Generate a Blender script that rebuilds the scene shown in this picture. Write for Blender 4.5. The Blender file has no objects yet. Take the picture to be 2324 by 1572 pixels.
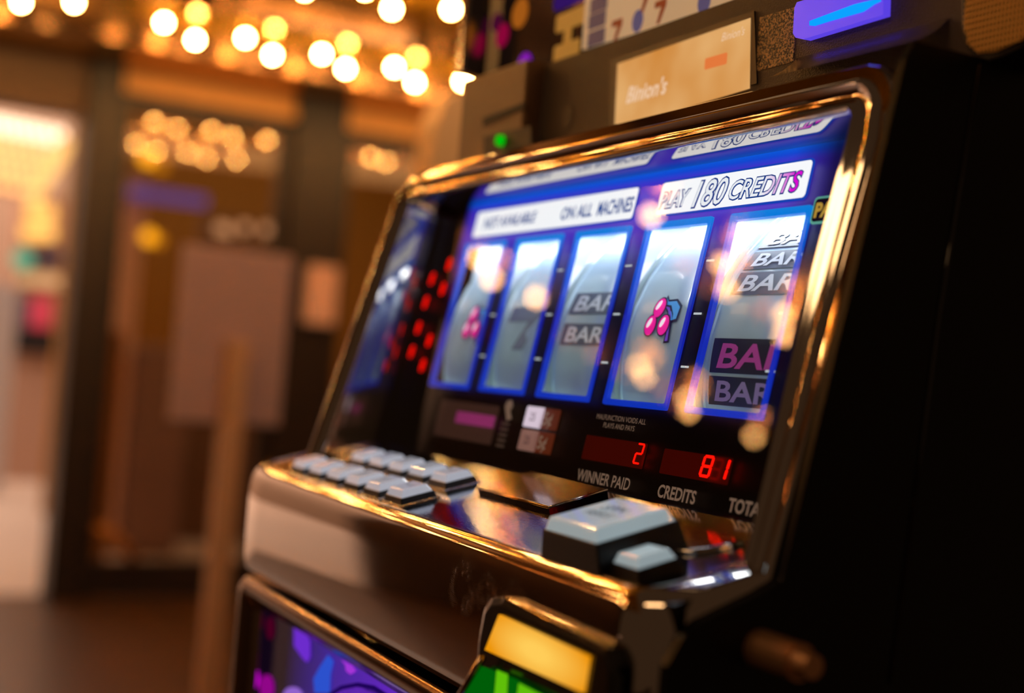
import bpy, bmesh, math, random
from mathutils import Vector, Matrix
random.seed(7)
# ------------------------------------------------------------------ camera, world, exposure
ZC = 1.03                                   # height of the display origin above the floor
YAW, PITCH, ROLL, FPX = 0.4903, 0.0224, 0.0802, 3000.0
SC = bpy.context.scene
COL = SC.collection
f0 = Vector((-math.cos(YAW), math.sin(YAW), 0)); r0 = Vector((math.sin(YAW), math.cos(YAW), 0)); u0 = Vector((0, 0, 1))
fw = f0*math.cos(PITCH)+u0*math.sin(PITCH); uu = u0*math.cos(PITCH)-f0*math.sin(PITCH)
rt = r0*math.cos(ROLL)+uu*math.sin(ROLL); up_ = uu*math.cos(ROLL)-r0*math.sin(ROLL)
CAMP = Vector((0.7553, -0.3821, 0.0109))
cd = bpy.data.cameras.new('camera'); cam = bpy.data.objects.new('camera', cd); COL.objects.link(cam)
m = Matrix((rt, up_, -fw)).transposed().to_4x4(); m.translation = CAMP+Vector((0, 0, ZC)); cam.matrix_world = m
cd.sensor_width = 36; cd.lens = FPX*36/2324; cd.clip_start = 0.02; cd.clip_end = 60
cd.dof.use_dof = True; cd.dof.focus_distance = 0.655; cd.dof.aperture_fstop = cd.lens/1000/0.0137
SC.camera = cam
SC.view_settings.view_transform = 'Standard'; SC.view_settings.look = 'None'
SC.view_settings.exposure = 0; SC.view_settings.gamma = 1; SC.view_settings.use_curve_mapping = False
try:
    SC.cycles.use_denoising = True; SC.cycles.denoiser = 'OPENIMAGEDENOISE'
    SC.cycles.use_adaptive_sampling = False; SC.cycles.max_bounces = 7; SC.cycles.diffuse_bounces = 2
    SC.cycles.glossy_bounces = 5; SC.cycles.transparent_max_bounces = 8; SC.cycles.sample_clamp_indirect = 70
    SC.cycles.caustics_reflective = True; SC.cycles.blur_glossy = 0.3; SC.cycles.use_light_tree = True
except Exception: pass
w = bpy.data.worlds.new('world'); SC.world = w; w.use_nodes = True
w.node_tree.nodes['Background'].inputs[0].default_value = (0.045, 0.023, 0.011, 1)
w.node_tree.nodes['Background'].inputs[1].default_value = 1.0

def area(name, loc, to, sx, sy, power, col):
    l = bpy.data.lights.new(name, 'AREA'); l.shape = 'RECTANGLE'; l.size = sx; l.size_y = sy; l.energy = power; l.color = col
    o = bpy.data.objects.new(name, l); COL.objects.link(o); o.location = loc
    o.rotation_euler = (Vector(to)-Vector(loc)).to_track_quat('-Z', 'Y').to_euler(); return o
area('street_fill', (-8.5, -0.6, 3.9), (-8.5, -0.6, 0), 4.0, 5.0, 230, (1.0, 0.78, 0.63))  # unseen area lamp added to light the paving
area('facade_fill', (-9.0, -1.6, 3.6), (-11.0, -1.8, 3.0), 7.0, .5, 190, (1.0, 0.74, 0.58))  # added lamp that brightens the far board for the chrome reflections
area('ceiling_fill', (.1, -1.5, 2.14), (.15, -.1, 1.0), 1.0, 0.2, 4, (1.0, 0.58, 0.26))  # added warm fill for the machine front, no fixture here
area('aisle_fill', (-.75, .55, 2.14), (-2.2, .5, .9), .5, .3, 6.5, (1.0, 0.62, 0.38))  # fill put in out of view to light the notice board
area('lobby_fill', (-5.7, 2.3, 2.3), (-6.6, 2.0, 1.0), 1.5, 1.5, 10, (1.0, 0.74, 0.42))  # area lamp added to brighten the lobby wall
area('header_fill', (-3.6, 1.9, 2.13), (-4.85, 1.6, 2.02), 2.2, .2, 4, (1.0, 0.58, 0.26))  # added fill that lifts the door header

# ------------------------------------------------------------------ geometry helpers
T = 0.1936; TD = math.radians(15)
UG = Vector((0, math.sin(T), math.cos(T))); NG = Vector((0, -math.cos(T), math.sin(T)))
UD = Vector((0, -math.cos(TD), -math.sin(TD))); ND = Vector((0, -math.sin(TD), math.cos(TD))); OD = Vector((0, -.009, -.0445))
Z = Vector((0, 0, ZC))
def G(x, v, off=0.0): return Vector((x, 0, 0))+UG*v+NG*off+Z
def D(x, s, h=0.0): return Vector((x, 0, 0))+OD+UD*s+ND*h+Z
def U(x, z, off=0.0): return Vector((x, .045-off, z))+Z           # upright upper panel
def ray(px, py):
    return rt*((px-1162)/FPX)+up_*(-(py-786)/FPX)+fw
def at(ax, val, px, py):                                          # where the sight line meets the plane axis = val
    d = ray(px, py); s = (val-CAMP[ax])/d[ax]; return CAMP+d*s
def lin(c): 
    return tuple(((v/255)/12.92 if v/255 <= .04045 else ((v/255+.055)/1.055)**2.4) for v in c)
MATS = {}
def mat(name, col=(128,128,128), rough=.5, metal=0, emit=None, es=1.0, bump=0, bscale=50, spec=.5, stretch=None, coat=0, vary=0):
    if name in MATS: return MATS[name]
    m = bpy.data.materials.new(name); m.use_nodes = True; nt = m.node_tree; b = nt.nodes['Principled BSDF']
    b.inputs['Base Color'].default_value = (*lin(col), 1); b.inputs['Roughness'].default_value = rough
    b.inputs['Metallic'].default_value = metal; b.inputs['Specular IOR Level'].default_value = spec; b.inputs['Coat Weight'].default_value = coat
    if emit: b.inputs['Emission Color'].default_value = (*lin(emit), 1); b.inputs['Emission Strength'].default_value = es
    tc = nt.nodes.new('ShaderNodeTexCoord'); mp = nt.nodes.new('ShaderNodeMapping'); nt.links.new(tc.outputs['Object'], mp.inputs[0])
    if stretch: mp.inputs['Scale'].default_value = stretch
    n = nt.nodes.new('ShaderNodeTexNoise'); n.inputs['Scale'].default_value = bscale; n.inputs['Detail'].default_value = 4
    nt.links.new(mp.outputs[0], n.inputs['Vector'])
    if bump:
        bp = nt.nodes.new('ShaderNodeBump'); bp.inputs['Strength'].default_value = bump; bp.inputs['Distance'].default_value = .001
        nt.links.new(n.outputs['Fac'], bp.inputs['Height']); nt.links.new(bp.outputs[0], b.inputs['Normal'])
    if vary:
        mr = nt.nodes.new('ShaderNodeMapRange'); mr.inputs['To Min'].default_value = max(0, rough-vary); mr.inputs['To Max'].default_value = rough+vary
        nt.links.new(n.outputs['Fac'], mr.inputs['Value']); nt.links.new(mr.outputs[0], b.inputs['Roughness'])
    MATS[name] = m; return m
def emat(name, col, es=1.0):
    if name in MATS: return MATS[name]
    m = bpy.data.materials.new(name); m.use_nodes = True; nt = m.node_tree; nt.nodes.clear()
    e = nt.nodes.new('ShaderNodeEmission'); o = nt.nodes.new('ShaderNodeOutputMaterial')
    e.inputs[0].default_value = (*lin(col), 1); e.inputs[1].default_value = es; nt.links.new(e.outputs[0], o.inputs[0]); MATS[name] = m; return m

def new_obj(name, me, mt, parent=None, smooth=False):
    o = bpy.data.objects.new(name, me)
    if mt and not me.materials: me.materials.append(mt)
    COL.objects.link(o)
    if smooth:
        for p in me.polygons: p.use_smooth = True
    if parent: par(o, parent)
    return o
ORG = {}
def par(o, p):
    o.parent = p; o.matrix_parent_inverse = Matrix.Translation(-ORG.get(p.name, Vector((0, 0, 0))))
def thing(name, label, cat, loc, group=None):
    o = bpy.data.objects.new(name, None); COL.objects.link(o); o.location = loc; ORG[o.name] = Vector(loc)
    o['label'] = label; o['category'] = cat
    if group: o['group'] = group
    return o
def tag(o, label, cat, group=None):
    o['label'] = label; o['category'] = cat
    if group: o['group'] = group
    return o
def struct(o, label=None):
    o['kind'] = 'structure'
    if label: o['label'] = label
    return o
def mesh(name, vs, fs, mt, parent=None, smooth=False, bevel=0, uv=None):
    me = bpy.data.meshes.new(name); me.from_pydata([tuple(v) for v in vs], [], fs); me.update()
    bm = bmesh.new(); bm.from_mesh(me); bmesh.ops.recalc_face_normals(bm, faces=bm.faces)
    if bevel: bmesh.ops.bevel(bm, geom=list(bm.edges), offset=bevel, segments=2, affect='EDGES', profile=.6)
    bm.to_mesh(me); bm.free()
    return new_obj(name, me, mt, parent, smooth)
def prism(name, pts, ext, mt, parent=None, bevel=0):             # polygon pts (3D list), extruded by vector
    n = len(pts); vs = list(pts)+[Vector(p)+ext for p in pts]
    fs = [tuple(range(n)), tuple(range(2*n-1, n-1, -1))]+[(i, (i+1) % n, n+(i+1) % n, n+i) for i in range(n)]
    return mesh(name, vs, fs, mt, parent, bevel=bevel)
def box(name, a, b, mt, parent=None, bevel=0):
    x0, y0, z0 = a; x1, y1, z1 = b
    return prism(name, [Vector(p) for p in ((x0,y0,z0),(x1,y0,z0),(x1,y1,z0),(x0,y1,z0))], Vector((0, 0, z1-z0)), mt, parent, bevel)
def rrect(x0, x1, v0, v1, r, n=5, shear=0):
    out = []
    for cx, cy, a0 in ((x1-r, v1-r, 0), (x0+r, v1-r, 90), (x0+r, v0+r, 180), (x1-r, v0+r, 270)):
        for k in range(n+1):
            a = math.radians(a0+90*k/n); out.append((cx+r*math.cos(a), cy+r*math.sin(a)))
    return [(x+(y-v0)*shear, y) for x, y in out]
def plate(name, poly, P, off, th, mt, parent, ):                  # flat plate on a surface function P(x, v, off)
    pts = [P(x, v, off) for x, v in poly]; e = P(0, 0, off+th)-P(0, 0, off)
    return prism(name, pts, e, mt, parent)
def grid(name, rings, mt, parent=None, closed=False, smooth=True, cap=False):
    n = len(rings[0]); vs = [p for r in rings for p in r]; fs = []
    for i in range(len(rings)-1):
        for j in range(n if closed else n-1):
            a = i*n+j; b = i*n+(j+1) % n; fs.append((a, b, b+n, a+n))
    if cap: fs += [tuple(range(n)), tuple(range(len(vs)-n, len(vs)))]
    return mesh(name, vs, fs, mt, parent, smooth)
def tube(name, pts, r, mt, parent=None, n=8, closed=False):
    rings = []
    N = len(pts)
    for i, p in enumerate(pts):
        a = pts[(i-1) % N] if (i or closed) else p; b = pts[(i+1) % N] if (i < N-1 or closed) else p
        t = (Vector(b)-Vector(a)).normalized(); s = t.cross(Vector((0.01, .02, 1))).normalized(); q = t.cross(s)
        rings.append([Vector(p)+(s*math.cos(2*math.pi*k/n)+q*math.sin(2*math.pi*k/n))*r for k in range(n)])
    if closed: rings.append(rings[0])
    return grid(name, rings, mt, parent, closed=True, cap=not closed)
def cyl(name, a, b, r0_, r1_, mt, parent=None, n=24):
    a = Vector(a); b = Vector(b); t = (b-a).normalized(); s = t.orthogonal().normalized(); q = t.cross(s)
    R = lambda c, r: [c+(s*math.cos(2*math.pi*k/n)+q*math.sin(2*math.pi*k/n))*r for k in range(n)]
    o = grid(name, [R(a, r0_), R(b, r1_)], mt, parent, closed=True, smooth=False, cap=True); return o
def text(name, s, size, P, x, v, off, mt, parent, align='LEFT', shear=0, bold=0, sx=1.0, th=0.0, fit=None):
    c = bpy.data.curves.new('t', 'FONT'); c.body = s; c.size = size; c.shear = shear; c.offset = bold; c.align_x = align; c.resolution_u = 3
    t = bpy.data.objects.new('t', c); COL.objects.link(t); dg = bpy.context.evaluated_depsgraph_get()
    me = bpy.data.meshes.new_from_object(t.evaluated_get(dg)); bpy.data.objects.remove(t); bpy.data.curves.remove(c)
    if fit:                                                       # stretch the word to run from x to fit
        a_ = min(q.co.x for q in me.vertices); b_ = max(q.co.x for q in me.vertices); sx = (fit-x)/(b_-a_); x = x-a_*sx
    for vv in me.vertices: vv.co = P(x+vv.co.x*sx, v+vv.co.y, off)
    me.materials.clear(); me.name = name
    return new_obj(name, me, mt, parent)
def blob(name, pts, P, off, mt, parent): return plate(name, pts, P, off, .0003, mt, parent)
def ell(cx, cy, a, b, n=20, rot=0):
    return [(cx+a*math.cos(t)*math.cos(rot)-b*math.sin(t)*math.sin(rot), cy+a*math.cos(t)*math.sin(rot)+b*math.sin(t)*math.cos(rot)) for t in [2*math.pi*k/n for k in range(n)]]

# ------------------------------------------------------------------ materials
chrome = mat('chrome', (205,198,192), .06, 1, bump=.10, bscale=900, stretch=(1,1,1))
chrome_smooth = mat('polished_chrome', (210,202,195), .045, 1, bump=.035, bscale=14, stretch=(.4,1,1))
bronze = mat('bronze_chrome', (165,140,118), .16, 1, bump=.05, bscale=200)
black = mat('black_side', (10,10,14), .35, 0, spec=.3)
blackgl = mat('black_gloss', (8,7,10), .07, 0, spec=.9, bump=.05, bscale=700, coat=.6, vary=.04)
def hi_coat(m):
    m.node_tree.nodes['Principled BSDF'].inputs['Coat IOR'].default_value = 2.3; m.node_tree.nodes['Principled BSDF'].inputs['Coat Roughness'].default_value = .05; return m
deckm = mat('deck_gloss', (158,166,184), .05, 1, bump=.05, bscale=600, vary=.04)
blackpl = mat('black_plastic', (24,20,18), .42, 0, bump=.25, bscale=1800)
brownpl = mat('textured_plastic', (84,66,50), .5, 0, bump=.9, bscale=1100)
panelblk = mat('panel_black', (10,7,7), .4)

# nose chrome carries finger marks: fine ridged smudges over part of its front
nosem = mat('nose_chrome', (210,202,195), .05, 1)
nt = nosem.node_tree; b = nt.nodes['Principled BSDF']; tc = nt.nodes.new('ShaderNodeTexCoord')
def mark_mask(cx, cz, sx_, sz_):
    mp = nt.nodes.new('ShaderNodeMapping'); mp.inputs['Location'].default_value = (-cx*sx_, 0, -(cz+ZC)*sz_); mp.inputs['Scale'].default_value = (sx_, 0, sz_)
    g = nt.nodes.new('ShaderNodeTexGradient'); g.gradient_type = 'SPHERICAL'; nt.links.new(tc.outputs['Object'], mp.inputs[0]); nt.links.new(mp.outputs[0], g.inputs[0]); return g.outputs['Fac']
def mth(op, a, b_=None):
    n = nt.nodes.new('ShaderNodeMath'); n.operation = op
    for i, v in enumerate((a, b_)):
        if v is None: continue
        if isinstance(v, (int, float)): n.inputs[i].default_value = v
        else: nt.links.new(v, n.inputs[i])
    return n.outputs[0]
msk = mth('MINIMUM', mth('MULTIPLY', mth('MAXIMUM', mth('MAXIMUM', mark_mask(.197, -.088, 55, 60), mark_mask(.222, -.088, 70, 80)), mark_mask(.245, -.084, 60, 110)), 2.5), 1.0)
wv = nt.nodes.new('ShaderNodeTexWave'); wv.wave_type = 'RINGS'; wv.inputs['Scale'].default_value = 420; wv.inputs['Distortion'].default_value = 14; wv.inputs['Detail Scale'].default_value = .5; wv.inputs['Detail'].default_value = 2
nt.links.new(tc.outputs['Object'], wv.inputs[0])
nz = nt.nodes.new('ShaderNodeTexNoise'); nz.inputs['Scale'].default_value = 90; nt.links.new(tc.outputs['Object'], nz.inputs[0])
sm_ = mth('MULTIPLY', msk, mth('MINIMUM', mth('MAXIMUM', mth('MULTIPLY', mth('SUBTRACT', nz.outputs['Fac'], .38), 5), 0), 1))
h_ = mth('MULTIPLY', wv.outputs['Fac'], sm_); nt.links.new(mth('ADD', mth('MULTIPLY', h_, .10), .05), b.inputs['Roughness'])
bp_ = nt.nodes.new('ShaderNodeBump'); bp_.inputs['Strength'].default_value = .12; bp_.inputs['Distance'].default_value = .0004; nt.links.new(h_, bp_.inputs['Height'])
n2 = nt.nodes.new('ShaderNodeTexNoise'); n2.inputs['Scale'].default_value = 14; nt.links.new(tc.outputs['Object'], n2.inputs[0])
bp2 = nt.nodes.new('ShaderNodeBump'); bp2.inputs['Strength'].default_value = .035; bp2.inputs['Distance'].default_value = .001; nt.links.new(n2.outputs['Fac'], bp2.inputs['Height']); nt.links.new(bp_.outputs[0], bp2.inputs['Normal']); nt.links.new(bp2.outputs[0], b.inputs['Normal'])

# ------------------------------------------------------------------ the room
def wallm(name, col, rough=.6, **k): return mat(name, col, rough, **k)
floor_m = wallm('dark_floor', (78,52,30), .35, bump=.2, bscale=30)
pave = wallm('pale_paving', (214,186,168), .6, bump=.3, bscale=20)
dark = wallm('dark_jamb', (34,24,28), .45)
amber = wallm('amber_wall', (176,120,24), .6, bump=.2, bscale=6)
beige = wallm('beige_wall', (190,140,86), .6, bump=.2, bscale=8)
mauve = wallm('mauve_panel', (150,118,110), .7, bump=.1, bscale=20)
gold = mat('gold_soffit', (232,170,50), .22, .7, bump=.04, bscale=3)
WX = -4.82
struct(box('floor', (-4.9, -4.2, -.05), (2.0, 6.0, 0.0), floor_m))
struct(box('pavement', (-12.5, -5.5, -.06), (-4.9, 8.0, -.01), pave))
struct(box('ceiling', (-4.95, -4.2, 2.185), (-1.0, 6.0, 2.3), gold))
for i, (xx) in enumerate((-1.95, -2.72, -3.52, -4.25)):           # bulkhead ribs between the bulb rows
    struct(box('trim_%d' % (i+1), (xx-.04, -4.2, 2.150), (xx+.04, 6.0, 2.185), bronze))
# facade: header, jambs, doors
yj0 = at(0, WX, 172, 500).y; yj1 = at(0, WX, 245, 500).y
yk0 = at(0, WX, 645, 500).y; yk1 = at(0, WX, 758, 500).y
struct(box('wall_front', (WX-.12, yj0, 2.09), (WX+.02, 6.0, 2.185), wallm('header_tan', (240,176,100), .5)))
struct(box('trim_5', (WX-.02, yj1, 2.075), (WX+.05, 6.0, 2.125), mat('header_moulding', (236,170,96), .5)))
struct(box('trim_7', (WX-.14, -.45, 1.955), (WX+.04, yj0, 2.185), wallm('umber_header', (104,80,66), .6)))
struct(box('trim_6', (WX-.12, -4.2, 2.11), (WX+.02, -.45, 2.185), wallm('brown_header', (96,66,44), .6)))
def door(name, ya, yb, z0=0.0, z1=2.075, fr=.07):
    g = bpy.data.objects.new(name, None); COL.objects.link(g); g.location = (WX, ya, 0); ORG[g.name] = Vector((WX, ya, 0)); g['kind'] = 'structure'
    dm = MATS['dark_jamb']
    box('door_stile', (WX-.03, ya, z0), (WX+.03, ya+fr, z1), dm, g); box('door_stile', (WX-.03, yb-fr, z0), (WX+.03, yb, z1), dm, g)
    box('top_rail', (WX-.03, ya+fr, z1-.07), (WX+.03, yb-fr, z1), dm, g)
    box('bottom_rail', (WX-.03, ya+fr, z0+.01), (WX+.03, yb-fr, z0+.15), dm, g)
    box('door_glass', (WX-.006, ya+fr, z0+.15), (WX, yb-fr, z1-.07), MATS['door_glass'], g)
    return g
gm = bpy.data.materials.new('door_glass'); gm.use_nodes = True; nt = gm.node_tree; nt.nodes.clear()
o_ = nt.nodes.new('ShaderNodeOutputMaterial'); mx = nt.nodes.new('ShaderNodeMixShader'); tr = nt.nodes.new('ShaderNodeBsdfTransparent'); gl = nt.nodes.new('ShaderNodeBsdfGlossy')
gl.inputs['Roughness'].default_value = 0.0; gl.inputs['Color'].default_value = (1, .85, .7, 1); fr_ = nt.nodes.new('ShaderNodeFresnel'); fr_.inputs[0].default_value = 1.6
tr.inputs[0].default_value = (.85, .78, .7, 1)
nt.links.new(fr_.outputs[0], mx.inputs[0]); nt.links.new(tr.outputs[0], mx.inputs[1]); nt.links.new(gl.outputs[0], mx.inputs[2]); nt.links.new(mx.outputs[0], o_.inputs[0]); MATS['door_glass'] = gm
struct(box('wall_post', (WX-.10, yj0, 0), (WX+.10, yj1, 2.185), dark))
struct(box('wall_pier', (WX-.10, yk0, 0), (WX+.08, yk1, 2.185), dark))
door('door_1', yj1, yk0, fr=.05)
door('door_2', yk1, yk1+1.15, fr=.05)
struct(box('wall_right', (WX-.1, yk1+1.15, 0), (WX+.02, 6.0, 2.09), beige))
# inside the lobby beyond the doors
struct(box('wall_back', (-7.6, .95, 0), (-7.5, 6.0, 3.0), amber))
struct(box('wall_lobby', (-6.2, at(0, -6.2, 245, 500).y, 0), (-6.1, at(0, -6.2, 318, 500).y, 1.9), wallm('rose_wall', (236,196,186), .6)))
lob = tag(box('reception_counter', (-6.6, at(0, -6.1, 300, 900).y, 0), (-6.0, at(0, -6.1, 420, 900).y, 1.05), mauve, bevel=.02), 'mauve panelled counter seen through the door glass', 'counter')
tag(box('yellow_post', (-5.3, at(0, -5.3, 222, 900).y, 0), (-5.22, at(0, -5.3, 262, 900).y, 1.1), mat('ochre', (170,118,30), .4)), 'slim ochre post behind the door glass by the jamb', 'post')
tag(tube('curved_handle', [at(0, -4.7, 215+90*t, 1190+70*t*t+10)+Z for t in (0, .25, .5, .75, 1)], .022, mat('brass_handle', (190,130,70), .35, .6)), 'curved brass bar low on the glass door', 'bar')

# marquee bulbs
bulb_me = None
bulb_m = emat('bulb_glow', (255, 190, 108), 260)
def bulb_mesh(r):
    bm = bmesh.new(); bmesh.ops.create_icosphere(bm, subdivisions=2, radius=r); me = bpy.data.meshes.new('marquee_bulb'); bm.to_mesh(me); bm.free()
    me.materials.append(bulb_m); return me
bulb_me = bulb_mesh(.0112)
y00 = at(0, -3.9, 443, 90).y; sp = (at(0, -3.9, 941, 192).y-y00)/3
ORD = 'first second third fourth fifth sixth seventh eighth ninth tenth'.split()
rows = [(-3.90, 1.103, 0, 'third', -7, 8), (-3.77, 1.110, -.5*sp, 'third', -7, 8), (-3.03, 1.11, .1, 'second', -5, 3), (-2.90, 1.11, .1-.5*sp, 'second', -5, 3),
        (-2.45, 1.115, .05, 'first', -5, -1), (-2.28, 1.115, .05-.5*sp, 'first', -5, -1), (-1.75, 1.11, .0, 'near', -5, 0), (-1.60, 1.11, -.5*sp, 'near', -5, 0)]
names = {'third': ('warm white marquee bulb in the farthest row under the gold soffit', 'marquee bulbs of the row nearest the doors'),
         'second': ('warm white marquee bulb in the middle row of the gold soffit', 'marquee bulbs of the middle row'),
         'near': ('warm marquee bulb in the row above the notice stand', 'marquee bulbs above the notice stand'),
         'first': ('warm white marquee bulb in the row closest to the slot machine', 'marquee bulbs of the near row')}
for X, zz, dy, rn, k0, k1 in rows:
    for k in range(k0, k1+1):
        if rn == 'third' and -3 < k < 0: continue
        o = bpy.data.objects.new('marquee_bulb', bulb_me); COL.objects.link(o); o.location = (X, y00+dy+k*sp, ZC+zz+random.uniform(-.002, .002))
        lb = names[rn][0]
        if rn == 'third' and k >= 0:
            lb = '%s white marquee bulb from the left in the %s line over the doors' % (ORD[k if dy == 0 else k], 'lower' if dy == 0 else 'upper')
            tag(o, lb, 'light bulb', 'white bulbs over the doors')
        elif rn == 'second' and k >= 1: tag(o, 'white bulb at the top edge, %s of the row between the doors and the machine' % ORD[k-1+(3 if dy < .05 else 0)], 'light bulb', 'white bulbs along the top edge')
        else: tag(o, lb, 'light bulb', names[rn][1])
bulb_m = emat('globe_glow', (255, 182, 104), 65); globe_me = bulb_mesh(.0215)
# bulbs over the aisle: where the display glass mirrors them from
def mirrored(px, py, h):
    d = ray(px, py); C_ = CAMP; t_ = (0.0035-C_.dot(NG))/d.dot(NG); q = C_+d*t_; r_ = d-NG*(2*d.dot(NG)); t_ = (h-q.z)/r_.z; return q+r_*t_
for (px, py) in ((1088,585),(1116,632),(1217,675),(1450,830),(1463,855),(1558,905),(1563,932),(1710,990),(1640,600),(1650,655),(1780,715),(1780,760),(1478,488)):
    p = mirrored(px, py, 1.105); o = bpy.data.objects.new('marquee_bulb', globe_me); COL.objects.link(o); o.location = p+Z
    tag(o, 'warm marquee bulb over the aisle, mirrored in the display glass', 'light bulb', 'marquee bulbs over the aisle')
# two bulbs at the left end, over the open doorway
for px, py in ((48, 5), (168, 5)):
    p = at(0, -3.9, px, py); o = bpy.data.objects.new('marquee_bulb', bulb_me); COL.objects.link(o); o.location = (p.x, p.y, p.z+ZC)
    tag(o, 'white bulb above the open doorway, %s' % ('closer to the photo edge' if px < 100 else 'closer to the dark jamb'), 'light bulb', 'bulbs above the open doorway')

# things glowing beyond the doors
def lamp(px, py, X, r, col, es, name, label, cat, group=None):
    p = at(0, X, px, py)+Z; bm = bmesh.new(); bmesh.ops.create_uvsphere(bm, u_segments=14, v_segments=8, radius=r); me = bpy.data.meshes.new(name); bm.to_mesh(me); bm.free()
    me.materials.append(emat('glow_%d_%d_%d_%g' % (*col, es), col, es)); o = new_obj(name, me, None); o.location = p; return tag(o, label, cat, group)
lamp(335, 358, -5.6, .038, (255,178,30), 2.6, 'wall_lamp', 'round yellow lamp above the purple sign, left of the upper pair', 'lamp')
lamp(365, 376, -5.8, .034, (235,150,20), 1.2, 'wall_lamp', 'dimmer yellow lamp touching the upper lamp from behind', 'lamp')
lamp(337, 537, -5.6, .036, (255,178,30), 2.4, 'wall_lamp', 'round yellow lamp below the purple sign', 'lamp')
lamp(358, 545, -5.8, .032, (235,150,20), 1.2, 'wall_lamp', 'dimmer yellow lamp overlapping the lower one', 'lamp')
struct(box('wall_partition', (-6.62, at(0, -6.6, 455, 500).y, 0), (-6.52, at(0, -6.6, 655, 500).y, at(0, -6.6, 555, 500).z+ZC), wallm('partition_brown', (120,84,60), .6)))
for i, px in enumerate((500, 515, 555, 604, 634)):
    lamp(px, (518, 522, 516, 520, 528)[i], -6.5, .03, (235,176,130), 1.3, 'spot_lamp', ('pinkish spot lamp above the notice board, %s' % ('first from the jamb side', 'second from the jamb side', 'middle of the five', 'fourth from the jamb side', 'closest to the dark pier')[i]), 'lamp')
a = at(0, -6.0, 300, 412); b = at(0, -6.0, 470, 470)
tag(box('neon_sign', (-6.05, a.y, b.z+ZC), (-6.0, b.y, a.z+ZC-.02), emat('violet_neon', (128,96,190), .75), bevel=.008), 'blurred violet lit sign inside behind the glass door', 'sign')
a = at(0, -4.70, 702, 600); b = at(0, -4.70, 756, 738)
tag(box('wall_light', (-4.74, a.y, b.z+ZC), (-4.68, b.y, a.z+ZC), mat('peach_glass', (176,124,88), .5, emit=(176,120,84), es=.4), bevel=.01), 'peach rectangular light on the dark pier', 'wall light')

# exterior beyond the open doorway
ext = []
def far(px, py, X): return at(0, X, px, py)+Z
struct(box('backdrop_wall', (-12.4, -5.5, 0), (-12.3, 8, 3.6), wallm('far_wall', (150,118,96), .7)))
arch = [far(*p, -9.38) for p in ((150, 318), (140, 345), (122, 375), (100, 405), (82, 435), (76, 450), (74, 462))]
tag(tube('light_arch', arch, .05, emat('arch_glow', (255,190,110), 1.5)), 'curved golden light arch beyond the doorway', 'light arch')
for i, (py, lb) in enumerate(((476, 'upper glowing orange tube across the far entrance'), (520, 'lower glowing orange tube across the far entrance'))):
    tag(tube('light_tube', [far(62-10*i, py+6, -9.38), far(122, py+8, -9.38)], .055, emat('tube_glow%d' % i, (255,186,96), 1.7)), lb, 'light tube')
a = far(-60, 235, -11.05); b = far(150, 440, -11.05)
struct(box('wall_reflector', (-11.12, -5.5, 0), (-11.03, b.y, 4.6), wallm('reflector_board', (160,130,108), .6)))  # board added behind the lights, run out of view to brighten chrome reflections
k = 0
for r_ in range(7):
    for c_ in range(8):
        px = -30+c_*24+r_*4; py = 268+r_*25+c_*5-(r_ % 2)*8
        if px > 142 or (px > 95 and r_ > 3): continue
        col = (255,214,180) if r_ < 2 else (255,176,104)
        lamp(px, py, -11.0, .035, col, 3.0 if r_ < 2 else 2.4, 'canopy_light', 'small warm canopy light beyond the doorway, %s from the left in the %s row down' % (ORD[c_], ORD[r_]), 'light', 'lights of the far canopy')
a = far(34, 560, -9.5); b = far(150, 800, -9.5)
tag(box('far_building', (-10.2, a.y, -.01), (-9.45, b.y, far(80, 440, -9.45).z), mat('building_beige', (190,150,128), .7)), 'pale building front with coloured signs beyond the open doorway', 'building')
lamp(52, 588, -9.37, .07, (90,190,150), .9, 'street_lamp', 'round green lit sign low beyond the doorway', 'sign')
a = far(75, 562, -9.4); b = far(150, 600, -9.4)
tag(box('blue_banner', (-9.45, a.y, b.z), (-9.4, b.y, a.z), mat('navy', (40,62,110), .6)), 'dark blue banner beside the green sign', 'banner')
a = far(45, 615, -9.4); b = far(140, 655, -9.4)
tag(box('white_awning', (-9.45, a.y, b.z), (-9.40, b.y, a.z), mat('cream', (240,200,150), .6, emit=(240,200,150), es=.3)), 'cream lit awning under the blue banner', 'awning')
a = far(78, 672, -9.3); b = far(118, 745, -9.3)
tag(box('red_sign', (-9.45, a.y, b.z), (-9.38, b.y, a.z), mat('red_lit', (200,60,80), .6, emit=(200,60,80), es=.5), bevel=.01), 'red upright sign beyond the doorway', 'sign')
a = far(40, 672, -9.3); b = far(70, 745, -9.3)
tag(box('grey_kiosk', (-9.45, a.y, b.z), (-9.38, b.y, a.z), mat('plum', (110,86,110), .6)), 'plum grey kiosk panel left of the red sign', 'kiosk')
a = far(40, 745, -9.3); b = far(130, 790, -9.3)
tag(box('shop_shutter', (-9.45, a.y, b.z-.05), (-9.38, b.y, a.z), mat('dark_planter', (20,18,24), .6)), 'long dark shutter under the red sign', 'shutter')
a = far(-60, 640, -8.6); b = far(24, 880, -8.6)
tag(box('white_pillar', (-8.7, a.y, -.01), (-8.6, b.y, a.z), mat('pale_pillar', (205,200,205), .6)), 'pale grey pillar at the left edge of the doorway', 'pillar')
struct(box('wall_left', (-4.9, -4.2, 0), (-4.8, -2.15, 2.12), wallm('umber_wall', (80,60,56), .6)))

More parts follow.
